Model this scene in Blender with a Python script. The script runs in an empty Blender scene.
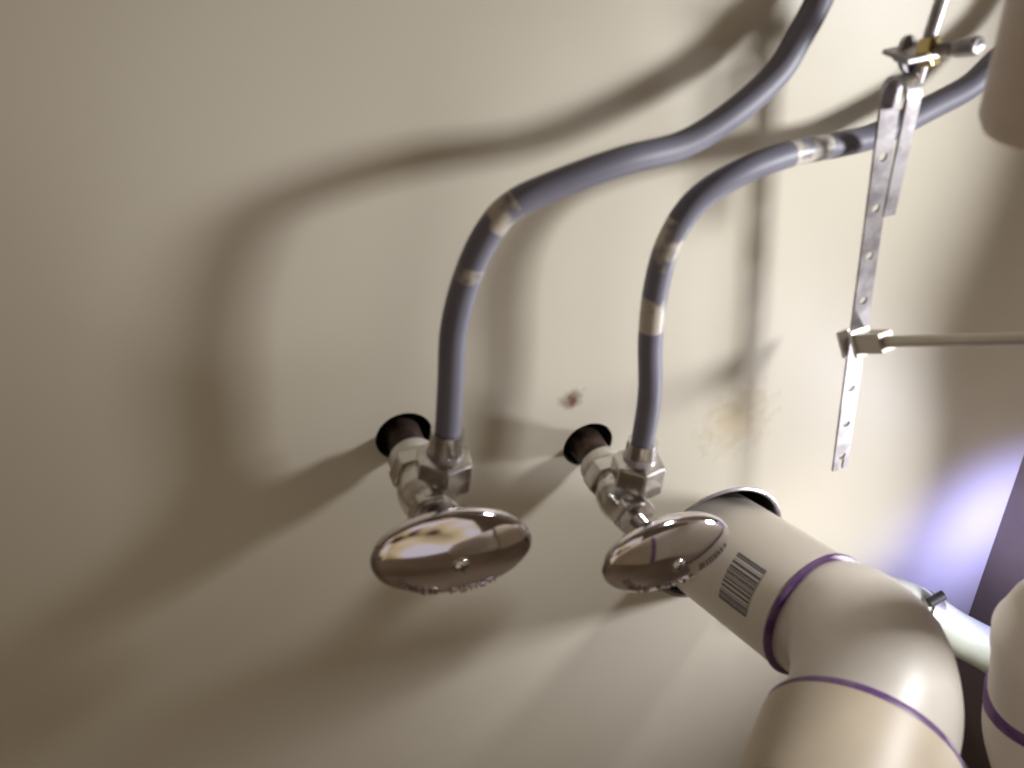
import bpy, bmesh, math
from mathutils import Vector, Matrix
sc=bpy.context.scene
sc.view_settings.view_transform='Standard'
sc.view_settings.look='None'
def P(x,z,h): return Vector((x/1000,-h/1000,z/1000))
# ---------------------------------------------------------------- materials
def newmat(name):
    m=bpy.data.materials.new(name); m.use_nodes=True
    nt=m.node_tree; b=nt.nodes['Principled BSDF']; return m,nt,b
def mat(name,col,rough=.5,metal=0,col2=None,scale=60,bump=0,lo=.4,hi=.6,coat=0,bscale=None,detail=4,emit=None):
    m,nt,b=newmat(name)
    b.inputs['Roughness'].default_value=rough; b.inputs['Metallic'].default_value=metal
    b.inputs['Coat Weight'].default_value=coat
    tc=nt.nodes.new('ShaderNodeTexCoord')
    nz=nt.nodes.new('ShaderNodeTexNoise'); nz.inputs['Scale'].default_value=scale; nz.inputs['Detail'].default_value=detail
    nt.links.new(tc.outputs['Object'],nz.inputs['Vector'])
    cr=nt.nodes.new('ShaderNodeValToRGB'); cr.color_ramp.elements[0].position=lo; cr.color_ramp.elements[1].position=hi
    c2=col2 or tuple(c*.93 for c in col)
    cr.color_ramp.elements[0].color=(*c2,1); cr.color_ramp.elements[1].color=(*col,1)
    nt.links.new(nz.outputs['Fac'],cr.inputs['Fac']); nt.links.new(cr.outputs['Color'],b.inputs['Base Color'])
    if bump:
        n2=nt.nodes.new('ShaderNodeTexNoise'); n2.inputs['Scale'].default_value=bscale or scale*4
        nt.links.new(tc.outputs['Object'],n2.inputs['Vector'])
        bp=nt.nodes.new('ShaderNodeBump'); bp.inputs['Strength'].default_value=bump; bp.inputs['Distance'].default_value=.0006
        nt.links.new(n2.outputs['Fac'],bp.inputs['Height']); nt.links.new(bp.outputs['Normal'],b.inputs['Normal'])
    return m
M_side=mat('side_panel_wood',(.20,.155,.12),.6,col2=(.15,.115,.09),scale=9)
M_floor=mat('cabinet_floor_board',(.30,.235,.16),.6,col2=(.24,.18,.12),scale=6)
M_ceil=mat('counter_underside',(.30,.25,.19),.7)
M_dark=mat('cavity_shade',(.012,.009,.007),.9)  # near-black colour stands in for the shade inside the wall holes
M_hose=mat('hose_grey_vinyl',(.165,.16,.205),.52,col2=(.135,.13,.17),scale=25,bump=.12)
M_worn=mat('hose_worn_residue',(.50,.45,.38),.4,col2=(.17,.165,.195),scale=110,lo=.42,hi=.54)
M_chrome=mat('chrome',(.80,.76,.78),.07,1,scale=20)
M_satin=mat('worn_chrome',(.72,.70,.68),.18,1,col2=(.55,.52,.50),scale=120,bump=.08)
M_steel=mat('galvanised_steel',(.46,.44,.45),.40,.8,col2=(.28,.26,.27),scale=110,bump=.1)
M_brass=mat('brass',(.62,.48,.22),.3,1)
M_rod=mat('dull_rod',(.42,.38,.32),.4,.5)
M_copper=mat('copper_stub',(.13,.085,.07),.45,.7,col2=(.05,.035,.03),scale=120)
M_ferr=mat('plated_sleeve',(.70,.67,.63),.35,.6)
M_pvc=mat('pvc_cream',(.70,.65,.575),.42,col2=(.65,.60,.525),scale=18)
M_pvc2=mat('pvc_hub_cream',(.56,.475,.355),.46,col2=(.50,.42,.31),scale=18)
M_purple=mat('purple_primer',(.10,.035,.15),.45,col2=(.15,.08,.18),scale=140)
M_green=mat('pale_green_vinyl',(.52,.55,.46),.45,col2=(.44,.47,.39),scale=40)
M_black=mat('black_rubber',(.03,.03,.035),.5)
# painted back wall
M_wall,nt,b=newmat('cream_painted_panel')
b.inputs['Roughness'].default_value=.48
tc=nt.nodes.new('ShaderNodeTexCoord')
nz=nt.nodes.new('ShaderNodeTexNoise'); nz.inputs['Scale'].default_value=7; nt.links.new(tc.outputs['Object'],nz.inputs['Vector'])
cr=nt.nodes.new('ShaderNodeValToRGB'); cr.color_ramp.elements[0].position=.3; cr.color_ramp.elements[1].position=.7
cr.color_ramp.elements[0].color=(.605,.562,.46,1); cr.color_ramp.elements[1].color=(.645,.602,.50,1)
nt.links.new(nz.outputs['Fac'],cr.inputs['Fac']); prev=cr.outputs['Color']
def stain(prev,cx,cz,rad,col,amt):
    d=nt.nodes.new('ShaderNodeVectorMath'); d.operation='DISTANCE'; nt.links.new(tc.outputs['Object'],d.inputs[0]); d.inputs[1].default_value=(cx/1000,0,cz/1000)
    n=nt.nodes.new('ShaderNodeTexNoise'); n.inputs['Scale'].default_value=160; nt.links.new(tc.outputs['Object'],n.inputs['Vector'])
    a=nt.nodes.new('ShaderNodeMath'); a.operation='MULTIPLY_ADD'; nt.links.new(n.outputs['Fac'],a.inputs[0]); a.inputs[1].default_value=rad/1000*1.6; nt.links.new(d.outputs['Value'],a.inputs[2])
    mr=nt.nodes.new('ShaderNodeMapRange'); nt.links.new(a.outputs[0],mr.inputs['Value'])
    mr.inputs['From Min'].default_value=rad/1000*1.75; mr.inputs['From Max'].default_value=rad/1000*.9; mr.inputs['To Min'].default_value=0; mr.inputs['To Max'].default_value=amt
    mx=nt.nodes.new('ShaderNodeMix'); mx.data_type='RGBA'; nt.links.new(mr.outputs[0],mx.inputs[0]); nt.links.new(prev,mx.inputs[6]); mx.inputs[7].default_value=(*col,1)
    return mx.outputs[2]
prev=stain(prev,110,349,7,(.16,.08,.05),1)
prev=stain(prev,197,306,26,(.50,.41,.25),.75)
nt.links.new(prev,b.inputs['Base Color'])
mp=nt.nodes.new('ShaderNodeMapping'); mp.inputs['Scale'].default_value=(60,60,900); nt.links.new(tc.outputs['Object'],mp.inputs['Vector'])
n2=nt.nodes.new('ShaderNodeTexNoise'); n2.inputs['Scale'].default_value=1; nt.links.new(mp.outputs[0],n2.inputs['Vector'])
bp=nt.nodes.new('ShaderNodeBump'); bp.inputs['Strength'].default_value=.12; bp.inputs['Distance'].default_value=.0004
nt.links.new(n2.outputs['Fac'],bp.inputs['Height']); nt.links.new(bp.outputs['Normal'],b.inputs['Normal'])
# label
M_label,nt,b=newmat('printed_label'); b.inputs['Roughness'].default_value=.5
uv=nt.nodes.new('ShaderNodeUVMap'); uv.uv_map='UVMap'
sx=nt.nodes.new('ShaderNodeSeparateXYZ'); nt.links.new(uv.outputs[0],sx.inputs[0])
mu=nt.nodes.new('ShaderNodeMath'); mu.operation='MULTIPLY'; nt.links.new(sx.outputs[0],mu.inputs[0]); mu.inputs[1].default_value=22
wn=nt.nodes.new('ShaderNodeTexNoise'); wn.noise_dimensions='1D'; wn.inputs['Scale'].default_value=1.0; wn.inputs['Detail'].default_value=1; nt.links.new(mu.outputs[0],wn.inputs['W'])
g=nt.nodes.new('ShaderNodeMath'); g.operation='GREATER_THAN'; nt.links.new(wn.outputs['Fac'],g.inputs[0]); g.inputs[1].default_value=.48
g2=nt.nodes.new('ShaderNodeMath'); g2.operation='GREATER_THAN'; nt.links.new(sx.outputs[1],g2.inputs[0]); g2.inputs[1].default_value=.3
g3=nt.nodes.new('ShaderNodeMath'); g3.operation='MULTIPLY'; nt.links.new(g.outputs[0],g3.inputs[0]); nt.links.new(g2.outputs[0],g3.inputs[1])
mx=nt.nodes.new('ShaderNodeMix'); mx.data_type='RGBA'; nt.links.new(g3.outputs[0],mx.inputs[0]); mx.inputs[6].default_value=(.64,.60,.54,1); mx.inputs[7].default_value=(.09,.08,.10,1)
nt.links.new(mx.outputs[2],b.inputs['Base Color'])
# ---------------------------------------------------------------- geometry helpers
def obj(name,bm,mats,parent=None,smooth=True,bevel=0):
    me=bpy.data.meshes.new(name); bmesh.ops.recalc_face_normals(bm,faces=bm.faces[:]); bm.to_mesh(me); bm.free()
    for m in mats: me.materials.append(m)
    o=bpy.data.objects.new(name,me); sc.collection.objects.link(o)
    if smooth:
        for p in me.polygons: p.use_smooth=True
        me.update()
        try: me.set_sharp_from_angle(angle=math.radians(38))
        except Exception: pass
    if bevel:
        md=o.modifiers.new('bevel','BEVEL'); md.width=bevel; md.segments=3; md.limit_method='ANGLE'; md.angle_limit=math.radians(35)
    if parent: o.parent=parent
    return o
def empty(name,loc=(0,0,0)):
    e=bpy.data.objects.new(name,None); e.empty_display_size=.02; sc.collection.objects.link(e); return e
def frame(axis,xref=None):
    z=Vector(axis).normalized(); x=Vector(xref) if xref else Vector((1,0,0))
    x=(x-z*x.dot(z)).normalized(); y=z.cross(x); return x,y,z
def lathe(name,o,axis,prof,mats,parent=None,segs=48,xref=None,sx=1,sy=1,mi=None,smooth=True,bevel=0,rot=0):
    x,y,z=frame(axis,xref); bm=bmesh.new(); rings=[]
    for r,t in prof:
        c=o+z*(t/1000)
        if r<=0: rings.append([bm.verts.new(c)])
        else: rings.append([bm.verts.new(c+(x*math.cos(2*math.pi*k/segs+rot)*sx+y*math.sin(2*math.pi*k/segs+rot)*sy)*r/1000) for k in range(segs)])
    for i in range(len(rings)-1):
        a,bq=rings[i],rings[i+1]
        for k in range(segs):
            k2=(k+1)%segs
            if len(a)==1 and len(bq)==1: continue
            if len(a)==1: f=bm.faces.new((a[0],bq[k],bq[k2]))
            elif len(bq)==1: f=bm.faces.new((a[k],a[k2],bq[0]))
            else: f=bm.faces.new((a[k],a[k2],bq[k2],bq[k]))
            if mi: f.material_index=mi[i]
    return obj(name,bm,mats,parent,smooth,bevel)
def catmull(pts,n=8):
    out=[]; q=[pts[0]*2-pts[1]]+pts+[pts[-1]*2-pts[-2]]
    for i in range(1,len(q)-2):
        p0,p1,p2,p3=q[i-1:i+3]
        for k in range(n):
            t=k/n; out.append(.5*((2*p1)+(p2-p0)*t+(2*p0-5*p1+4*p2-p3)*t*t+(3*p1-p0-3*p2+p3)*t**3))
    out.append(pts[-1].copy()); return out
def tube(name,pts,rad,mats,parent=None,segs=28,n=8,smoothpath=True,mfun=None,cap=True):
    path=catmull(pts,n) if smoothpath else pts
    N=len(path)
    if isinstance(rad,(int,float)): rr=[rad]*N
    else:
        rr=[]
        for i in range(N):
            s=i/(N-1)*(len(rad)-1); a=min(int(s),len(rad)-2); rr.append(rad[a]*(1-(s-a))+rad[a+1]*(s-a))
    bm=bmesh.new(); rings=[]; x=None
    for i,p in enumerate(path):
        t=(path[min(i+1,N-1)]-path[max(i-1,0)]).normalized()
        if x is None: x=t.orthogonal().normalized()
        x=(x-t*x.dot(t)).normalized(); y=t.cross(x)
        rings.append([bm.verts.new(p+(x*math.cos(2*math.pi*k/segs)+y*math.sin(2*math.pi*k/segs))*rr[i]/1000) for k in range(segs)])
    for i in range(N-1):
        for k in range(segs):
            f=bm.faces.new((rings[i][k],rings[i][(k+1)%segs],rings[i+1][(k+1)%segs],rings[i+1][k]))
            if mfun: f.material_index=mfun(i/(N-1)*(len(pts)-1))
    if cap: bm.faces.new(rings[0][::-1]); bm.faces.new(rings[-1])
    return obj(name,bm,mats,parent)
def box(name,lo,hi,m,parent=None,bevel=0):
    bm=bmesh.new(); bmesh.ops.create_cube(bm,size=1)
    for v in bm.verts: v.co=Vector([(lo[i]+hi[i])/2+v.co[i]*(hi[i]-lo[i]) for i in range(3)])
    return obj(name,bm,[m],parent,False,bevel)
# ---------------------------------------------------------------- cabinet shell
XL,XR,ZT,YF,ZB=-.50,.403,.80,-.60,-.08
wall=box('wall_back',(XL-.02,0,ZB-.02),(XR+.02,.06,ZT+.02),M_wall)
holes=[(33,354,12.5),(117,319,12.5),(191,219,39)]
for i,(x,z,r) in enumerate(holes):
    bm=bmesh.new(); bmesh.ops.create_cone(bm,cap_ends=True,segments=64,radius1=r/1000,radius2=r/1000,depth=.08,matrix=Matrix.Translation((x/1000,.005,z/1000))@Matrix.Rotation(math.pi/2,4,'X'))
    c=obj('cutter',bm,[M_wall],None,False)
    md=wall.modifiers.new('h','BOOLEAN'); md.object=c; md.operation='DIFFERENCE'; md.solver='EXACT'
    dg=bpy.context.evaluated_depsgraph_get(); me=bpy.data.meshes.new_from_object(wall.evaluated_get(dg)); wall.modifiers.clear(); wall.data=me
    bpy.data.objects.remove(c)
    lathe('hole_shade_cup_%d'%(i+1),P(x,z,0),(0,1,0),[(r-.15,1.0),(r-.3,44),(0,44)],[M_dark],wall)  # added cup, its black colour gives the hole its dark interior
box('wall_right',(XR,YF,ZB),(XR+.02,0,ZT),M_side)
box('wall_left',(XL-.02,YF,ZB),(XL,0,ZT),M_side)
box('floor',(XL-.02,YF,ZB-.02),(XR+.02,0,ZB),M_floor)
box('ceiling',(XL-.02,YF,ZT),(XR+.02,0,ZT+.02),M_ceil)
# ---------------------------------------------------------------- shutoff valves with supply hoses
def valve(name,hole,body,hand,outn,hose,worn,rotk,hs,SY):
    e=empty(name)
    A=P(*hole,0); B=P(*body); H=P(*hand); ax=(B-A).normalized()
    lathe('copper_stub_out',A,ax,[(7.6,-40),(7.6,22),(0,22)],[M_copper],e)
    lathe('compression_sleeve',A,ax,[(7.6,12),(9.6,12.6),(10.2,14),(10.2,19),(9.4,20.5),(8,21)],[M_ferr],e)
    lathe('inlet_nut',A,ax,[(8,19),(11.6,19),(11.6,27),(8,27)],[M_satin],e,segs=6,smooth=False,bevel=.0008)
    lathe('valve_body',A,ax,[(8.5,25),(9,27),(9.6,29),(11,32),(11.4,36),(11,40),(9.5,43),(9,46),(8,50),(0,50)],[M_satin],e)
    lathe('bonnet_nut',A,ax,[(7,44),(10.2,44),(10.2,49.5),(7,49.5)],[M_satin],e,segs=6,smooth=False,bevel=.0008)
    hax=(H-B).normalized()*.45+Vector((.05,-1,.12))*.55
    tube('stem',[A+ax*.047,(A+ax*.047+H)/2,H],4.0,[M_satin],e)
    prof=[(4.5,-9),(6.5,-8),(8,-5.8),(14,-4.6),(23,-4.2),(27.5,-3.4),(29.6,-1.4),(30.3,.6),(29.9,2),(28.7,3.0),(26.5,3.8),(23.5,4.7),(19,5.8),(14,6.7),(9,7.3),(5,7.6),(0,7.7)]
    prof=[(r*hs if r>8 else r,t) for r,t in prof]
    xr=Vector((math.cos(rotk),0,math.sin(rotk)))
    lathe('oval_handwheel',H,hax,prof,[M_chrome],e,segs=96,xref=xr,sx=1,sy=SY)
    x,y,z=frame(hax,xr)
    lathe('handle_screw',H+z*.0074,hax,[(0,1.9),(2.2,1.7),(3.3,.9),(3.6,0)][::-1],[M_satin],e,segs=32)
    bm=bmesh.new()
    for ang in (0.5,0.5+math.pi/2):
        d=x*math.cos(ang)+y*math.sin(ang); w=z.cross(d); c=H+z*.0092
        vs=[bm.verts.new(c+d*a*.0022+w*bq*.0004+z*cc*.0003) for cc in(-1,1) for a,bq in((-1,-1),(1,-1),(1,1),(-1,1))]
        bm.faces.new(vs[:4]);bm.faces.new(vs[4:])
        for k in range(4): bm.faces.new((vs[k],vs[(k+1)%4],vs[4+(k+1)%4],vs[4+k]))
    obj('screw_cross_slot',bm,[M_black],e,False)
    bm=bmesh.new()
    for k in range(11):
        a=math.radians(222+k*9.5); 
        if k in(5,): continue
        c=H+(x*math.cos(a)+y*math.sin(a)*SY)*.0232*hs+z*.0051
        t=(-x*math.sin(a)+y*math.cos(a)*SY).normalized(); r=(x*math.cos(a)+y*math.sin(a)).normalized()
        def bar(c,dx,dr,wx,wr):
            c=c+t*dx+r*dr
            vs=[bm.verts.new(c+t*i*wx+r*j*wr+z*q*.0007) for q in(-1,1) for i,j in((-1,-1),(1,-1),(1,1),(-1,1))]
            bm.faces.new(vs[:4]);bm.faces.new(vs[4:])
            for q in range(4): bm.faces.new((vs[q],vs[(q+1)%4],vs[4+(q+1)%4],vs[4+q]))
        bar(c,-.0009,0,.0003,.0014); bar(c,.0003,.0012*(1 if k%2 else -1),.0009,.0003)
        if k%3: bar(c,.0011,0,.0003,.0013)
        else: bar(c,.0003,0,.0008,.0003)
    obj('raised_lettering',bm,[M_chrome],e,False)
    O=P(*outn); h0=hose[0]; od=(h0-O).normalized(); base=A+ax*.036
    tube('outlet_port',[base,(base+O)/2,O,h0],[8,8,7.5,6.5],[M_satin],e)
    lathe('compression_nut',O-od*.008,od,[(7,-1),(12,-1),(12.3,5),(12,13),(7.5,14)],[M_satin],e,segs=6,smooth=False,bevel=.0009,rot=.35)
    lathe('crimp_ferrule',O,od,[(7.5,3),(7.3,7),(6.6,9),(5.4,10)],[M_steel],e)
    def mf(s):
        for a,bq in worn:
            if a<=s<bq: return 1
        return 0
    tube('supply_hose',[O+od*.004]+hose,5.0,[M_hose,M_worn],e,mfun=mf,n=10)
    return e
h1=[P(46,380,35),P(50,402,35),P(54,424,35),P(61,443,35),P(70,458,35),P(80,466.5,35),P(97,470.5,35),P(121,472.5,33),P(146,471,28),P(167,476,24),P(188,485.5,19),P(199.5,496.5,15),P(208,507,12),P(216,528,12),P(220,565,14),P(221,680,18),P(221,799,20)]
valve('shutoff_valve',(33,354),(33,353,35),(36,344,62),(42,363,35),h1,[(4.0,4.25),(5.2,6.1)],math.radians(-27),1.13,.64)
h2=[P(129,344,34),P(133,367,32),P(134,393,30),P(136,415,30),P(141,434,30),P(152,448,29),P(170,455,28),P(194,456,24),P(221,452,18),P(239,452,17),P(262,458,17),P(279,464,18),P(291,473,18),P(306,485,20),P(318,510,24),P(324,550,28),P(325,680,30),P(325,799,30)]
valve('shutoff_valve.001',(117,319),(118,317,35),(128,302,61),(126,329,35),h2,[(3.2,3.9),(4.4,5.4),(8.0,8.7)],math.radians(-33),1.30,.58)
# ---------------------------------------------------------------- PVC drain
d=empty('pvc_drain_pipe')
A1=P(207,228,66); adir=(A1-P(193,215,0)).normalized()
lathe('wall_pipe_hub',P(193,215,0),adir,[(31,-38),(32,0),(32.6,66),(33,68.5),(32,70),(29,70)],[M_pvc],d,segs=72)
ring1=P(193,215,0)+adir*.0705
lathe('primer_band_inner',ring1,adir,[(29,-1.1),(33.5,-1.0),(33.8,0),(33.4,1.2),(29,1.8)],[M_purple],d,segs=72)
ring2=P(176,247,142)
cdir=Vector((-.70,-.58,-.06)).normalized()
tube('elbow',[ring1-adir*.01,ring1+adir*.006,P(211,238,88),P(205,247,108),P(192,249,128),ring2,ring2+cdir*.01],[30,30.5,32,34,35,36,36],[M_pvc],d,segs=72)
c0=ring2
lathe('primer_band_outer',c0,cdir,[(33,-3.2),(38.2,-2.8),(39.9,-.6),(39.9,1.4),(36,2)],[M_purple],d,segs=72)
lathe('trap_hub',c0,cdir,[(36,.4),(39.6,.6),(40.3,3),(40.3,42),(38,44),(34,44)],[M_pvc2],d,segs=72)
c1=c0+cdir*.042
tube('trap_bend',[c0+cdir*.03,c1,c1+cdir*.02,P(112,205,232),P(145,155,262),P(215,120,260),P(270,120,225),P(293,140,175),P(296,170,138),P(296,200,132)],[34,34,34,32,30,29,27,25,25],[M_pvc],d,segs=60)
R0=P(296,197,132); T1=P(279,285,130); rdv=T1-R0
lathe('riser_hub',R0,rdv,[(22,-2),(25,-2),(25,40),(26,42),(26,54),(24,59),(20,72),(17,76),(13.5,77)],[M_pvc],d,segs=60)
lathe('primer_band_riser',R0,rdv,[(24,-11),(26.4,-10),(26.4,2),(25,4)],[M_purple],d,segs=60)
lathe('hole_trim_ring',P(191,219,0),(0,-1,0),[(38.4,-3),(38.4,.4),(39.6,.9),(40.6,.4),(40.8,-.2)],[M_steel],d,segs=80)
u=(Vector((0,-.3,.6))-P(200,222,35)); e1=(u-adir*u.dot(adir)).normalized(); e2=adir.cross(e1)
bm=bmesh.new(); uvl=bm.loops.layers.uv.new('UVMap'); R=.03285; grid=[]
NA,NB=14,4
for i in range(NA+1):
    a=-.12+(.80)*(i/NA)
    grid.append([(bm.verts.new(P(193,215,0)+adir*(.028+.028*j/NB)+(e1*math.cos(a)+e2*math.sin(a))*R),(j/NB,i/NA)) for j in range(NB+1)])
for i in range(NA):
    for j in range(NB):
        q=[grid[i][j],grid[i+1][j],grid[i+1][j+1],grid[i][j+1]]; f=bm.faces.new([v for v,_ in q])
        for l,(v,w) in zip(f.loops,q): l[uvl].uv=(w[1],w[0])
obj('barcode_label',bm,[M_label],d)
# tailpiece
t=empty('sink_tailpiece')
T0=P(197,502,130)
M_body=mat('drain_body_beige',(.74,.64,.57),.5)
tube('tailpiece_tube',[R0+rdv*.5,T1,P(274,340,133),P(262,390,136),P(246,435,136),P(222,478,134),P(204,502,131),P(197,514,130)],12,[M_pvc],t,segs=48)
lathe('drain_body',T0,Vector((0,0,1)),[(10,-3),(15.5,-1),(17,2),(17,44),(21,52),(28,60),(28,297)],[M_body],t,segs=48)
# ---------------------------------------------------------------- pop-up linkage
k=empty('popup_drain_linkage')
def strap():
    path=[]
    for i in range(41): path.append((Vector((.239-.008*i/40,-.030,.283+.193*i/40)),.0042))
    for i in range(1,12):
        a=math.pi*i/12; path.append((Vector((.231,-.036+.006*math.cos(a),.476+.006*math.sin(a))),.0042-.0012*i/12))
    for i in range(12): path.append((Vector((.231-.0015*i/11,-.042,.476-.046*i/11)),.0030-.0004*i/11))
    bm=bmesh.new(); th=.0007; r=[]
    for i,(p,w) in enumerate(path):
        tt=(path[min(i+1,len(path)-1)][0]-path[max(i-1,0)][0]).normalized(); nn=tt.cross(Vector((1,0,0))).normalized()
        r.append([bm.verts.new(p+Vector((1,0,0))*sx*w+nn*sy*th) for sx,sy in((-1,-1),(1,-1),(1,1),(-1,1))])
    for i in range(len(r)-1):
        for q in range(4): bm.faces.new((r[i][q],r[i][(q+1)%4],r[i+1][(q+1)%4],r[i+1][q]))
    bm.faces.new(r[0]); bm.faces.new(r[-1][::-1])
    o=obj('perforated_strap',bm,[M_steel],k,False)
    bm=bmesh.new()
    for z in (.292,.313,.3345,.383,.405,.427,.449):
        x=.239-.008*(z-.283)/.193
        bmesh.ops.create_cone(bm,cap_ends=True,segments=24,radius1=.0019,radius2=.0019,depth=.006,matrix=Matrix.Translation((x,-.030,z))@Matrix.Rotation(math.pi/2,4,'X'))
    bmesh.ops.create_cube(bm,size=1,matrix=Matrix.Translation((.239,-.03,.284))@Matrix.Diagonal((.0026,.006,.012,1)))
    c=obj('cutter',bm,[M_steel],None,False)
    md=o.modifiers.new('h','BOOLEAN'); md.object=c; md.solver='EXACT'; md.use_self=True
    dg=bpy.context.evaluated_depsgraph_get(); me=bpy.data.meshes.new_from_object(o.evaluated_get(dg)); o.modifiers.clear(); o.data=me
    bpy.data.objects.remove(c)
    md=o.modifiers.new('bevel','BEVEL'); md.width=.0002; md.segments=1; md.limit_method='ANGLE'
strap()
tube('lift_rod',[P(235,468,36),P(238,490,36),P(241,509,36),P(258,600,36),P(262,799,36)],2.4,[M_steel],k,segs=16)
S0=P(232,487,28); S1=P(246,497,60); sd=(S1-S0).normalized()
lathe('clevis_screw',S0,sd,[(0,0),(2.2,0)]+[(2.2+(.35 if q%2 else 0),1+q*.7) for q in range(42)]+[(0,32)],[M_steel],k,segs=20)
lathe('lock_nut',S0+sd*.010,sd,[(2,0),(5.6,0),(5.6,5),(2,5)],[M_brass],k,segs=6,smooth=False,bevel=.0005)
lathe('clevis_washer',S0+sd*.004,sd,[(2,0),(6.5,0),(6.5,1.4),(2,1.4)],[M_steel],k,segs=32)
lathe('thumb_screw_head',S0+sd*.022,sd,[(0,0),(4.6,0),(5,2),(5,7),(4.4,8),(0,8)],[M_steel],k,segs=14,sx=1,sy=.65,smooth=False,bevel=.0005)
box('clevis_plate',(.224,-.044,.4895),(.240,-.030,.4912),M_steel,k,.0003)
C=P(235,361,30); RD=P(246,415,120); rd=(RD-C).normalized()
tube('pivot_rod',[C-rd*.008,C,RD],2.5,[M_rod],k,segs=18,smoothpath=False)
x,y,z=frame(rd,(0,0,1))
def slab(name,c,dx,dy,dz,m):
    bm=bmesh.new(); vs=[bm.verts.new(c+x*a*dx+y*bq*dy+z*q*dz) for q in(-1,1) for a,bq in((-1,-1),(1,-1),(1,1),(-1,1))]
    bm.faces.new(vs[:4]);bm.faces.new(vs[4:])
    for q in range(4): bm.faces.new((vs[q],vs[(q+1)%4],vs[4+(q+1)%4],vs[4+q]))
    return obj(name,bm,[m],k,False,.0006)
slab('spring_clip_front',C+rd*.004,.0062,.0055,.0008,M_ferr)
slab('spring_clip_side',C+rd*.012,.0044,.0042,.0075,M_rod)
slab('spring_clip_back',C-rd*.004,.0062,.0055,.0008,M_ferr)
# ---------------------------------------------------------------- pale green hose in the corner
g=empty('drain_hose')
tube('vinyl_hose',[P(245,158,16),P(280,158,22),P(306,149,32),P(330,130,48),P(356,111,66),P(372,85,82),P(378,40,90),P(378,-79,90)],13,[M_green],g)
lathe('hose_clamp',P(314,143,38),P(330,130,48)-P(306,149,32),[(13.2,-4),(13.9,-4),(13.9,4),(13.2,4)],[M_steel],g)
lathe('clamp_screw',P(316,160,42),Vector((1,0,.3)),[(0,-5),(3,-5),(3,5),(0,5)],[M_black],g,segs=20)
# ---------------------------------------------------------------- lights
def area(name,loc,target,size,energy,col,sizey=None,spread=None):
    l=bpy.data.lights.new(name,'AREA'); l.energy=energy; l.color=col; l.size=size
    if sizey: l.shape='RECTANGLE'; l.size_y=sizey
    if spread: l.spread=spread
    o=bpy.data.objects.new(name,l); sc.collection.objects.link(o); o.location=loc
    o.rotation_euler=(Vector(target)-Vector(loc)).to_track_quat('-Z','Y').to_euler(); return o
area('work_light',P(388,462,168),P(0,420,128),.045,.84,(.98,.98,1),.045,math.radians(130))
area('low_daylight',P(388,192,130),P(0,200,98),.04,.56,(.94,.94,1),.04,math.radians(130))
area('daylight_gap',P(392,175,80),P(386,132,0),.03,.15,(.36,.38,1),.06,math.radians(120))
w=bpy.data.worlds.new('World'); sc.world=w; w.use_nodes=True; nt=w.node_tree
tc=nt.nodes.new('ShaderNodeTexCoord'); nz=nt.nodes.new('ShaderNodeTexNoise'); nz.inputs['Scale'].default_value=2.6; nz.inputs['Detail'].default_value=1.5
nt.links.new(tc.outputs['Generated'],nz.inputs['Vector'])
cr=nt.nodes.new('ShaderNodeValToRGB'); cr.color_ramp.elements[0].position=.40; cr.color_ramp.elements[0].color=(.10,.05,.045,1)
cr.color_ramp.elements[1].position=.62; cr.color_ramp.elements[1].color=(1.0,.92,1.0,1)
e_=cr.color_ramp.elements.new(.47); e_.color=(.75,.58,.34,1); e_=cr.color_ramp.elements.new(.55); e_.color=(.95,.76,.46,1)
nt.links.new(nz.outputs['Fac'],cr.inputs['Fac']); nt.links.new(cr.outputs['Color'],nt.nodes['Background'].inputs[0])
nt.nodes['Background'].inputs[1].default_value=.55
# ---------------------------------------------------------------- camera
cam=bpy.data.cameras.new('camera'); co=bpy.data.objects.new('camera',cam); sc.collection.objects.link(co); sc.camera=co
cam.sensor_width=36; cam.lens=36*900/1024; cam.clip_start=.005
cam.dof.use_dof=True; cam.dof.focus_distance=1.0; cam.dof.aperture_fstop=15
Rw,Dw,Nw=Vector((.942,-.2591,.2134)),Vector((.0827,.7953,.6005)),Vector((-.3254,-.548,.7706))
cx=Vector((Rw[0],Nw[0],-Dw[0])); cy=-Vector((Rw[1],Nw[1],-Dw[1])); cz=-Vector((Rw[2],Nw[2],-Dw[2]))
cz.normalize(); cy=(cy-cz*cy.dot(cz)).normalized(); cx=cy.cross(cz)
m=Matrix.Identity(4)
for i in range(3): m[i][0]=cx[i]; m[i][1]=cy[i]; m[i][2]=cz[i]
m.translation=Vector((0,-.30,.60)); co.matrix_world=m
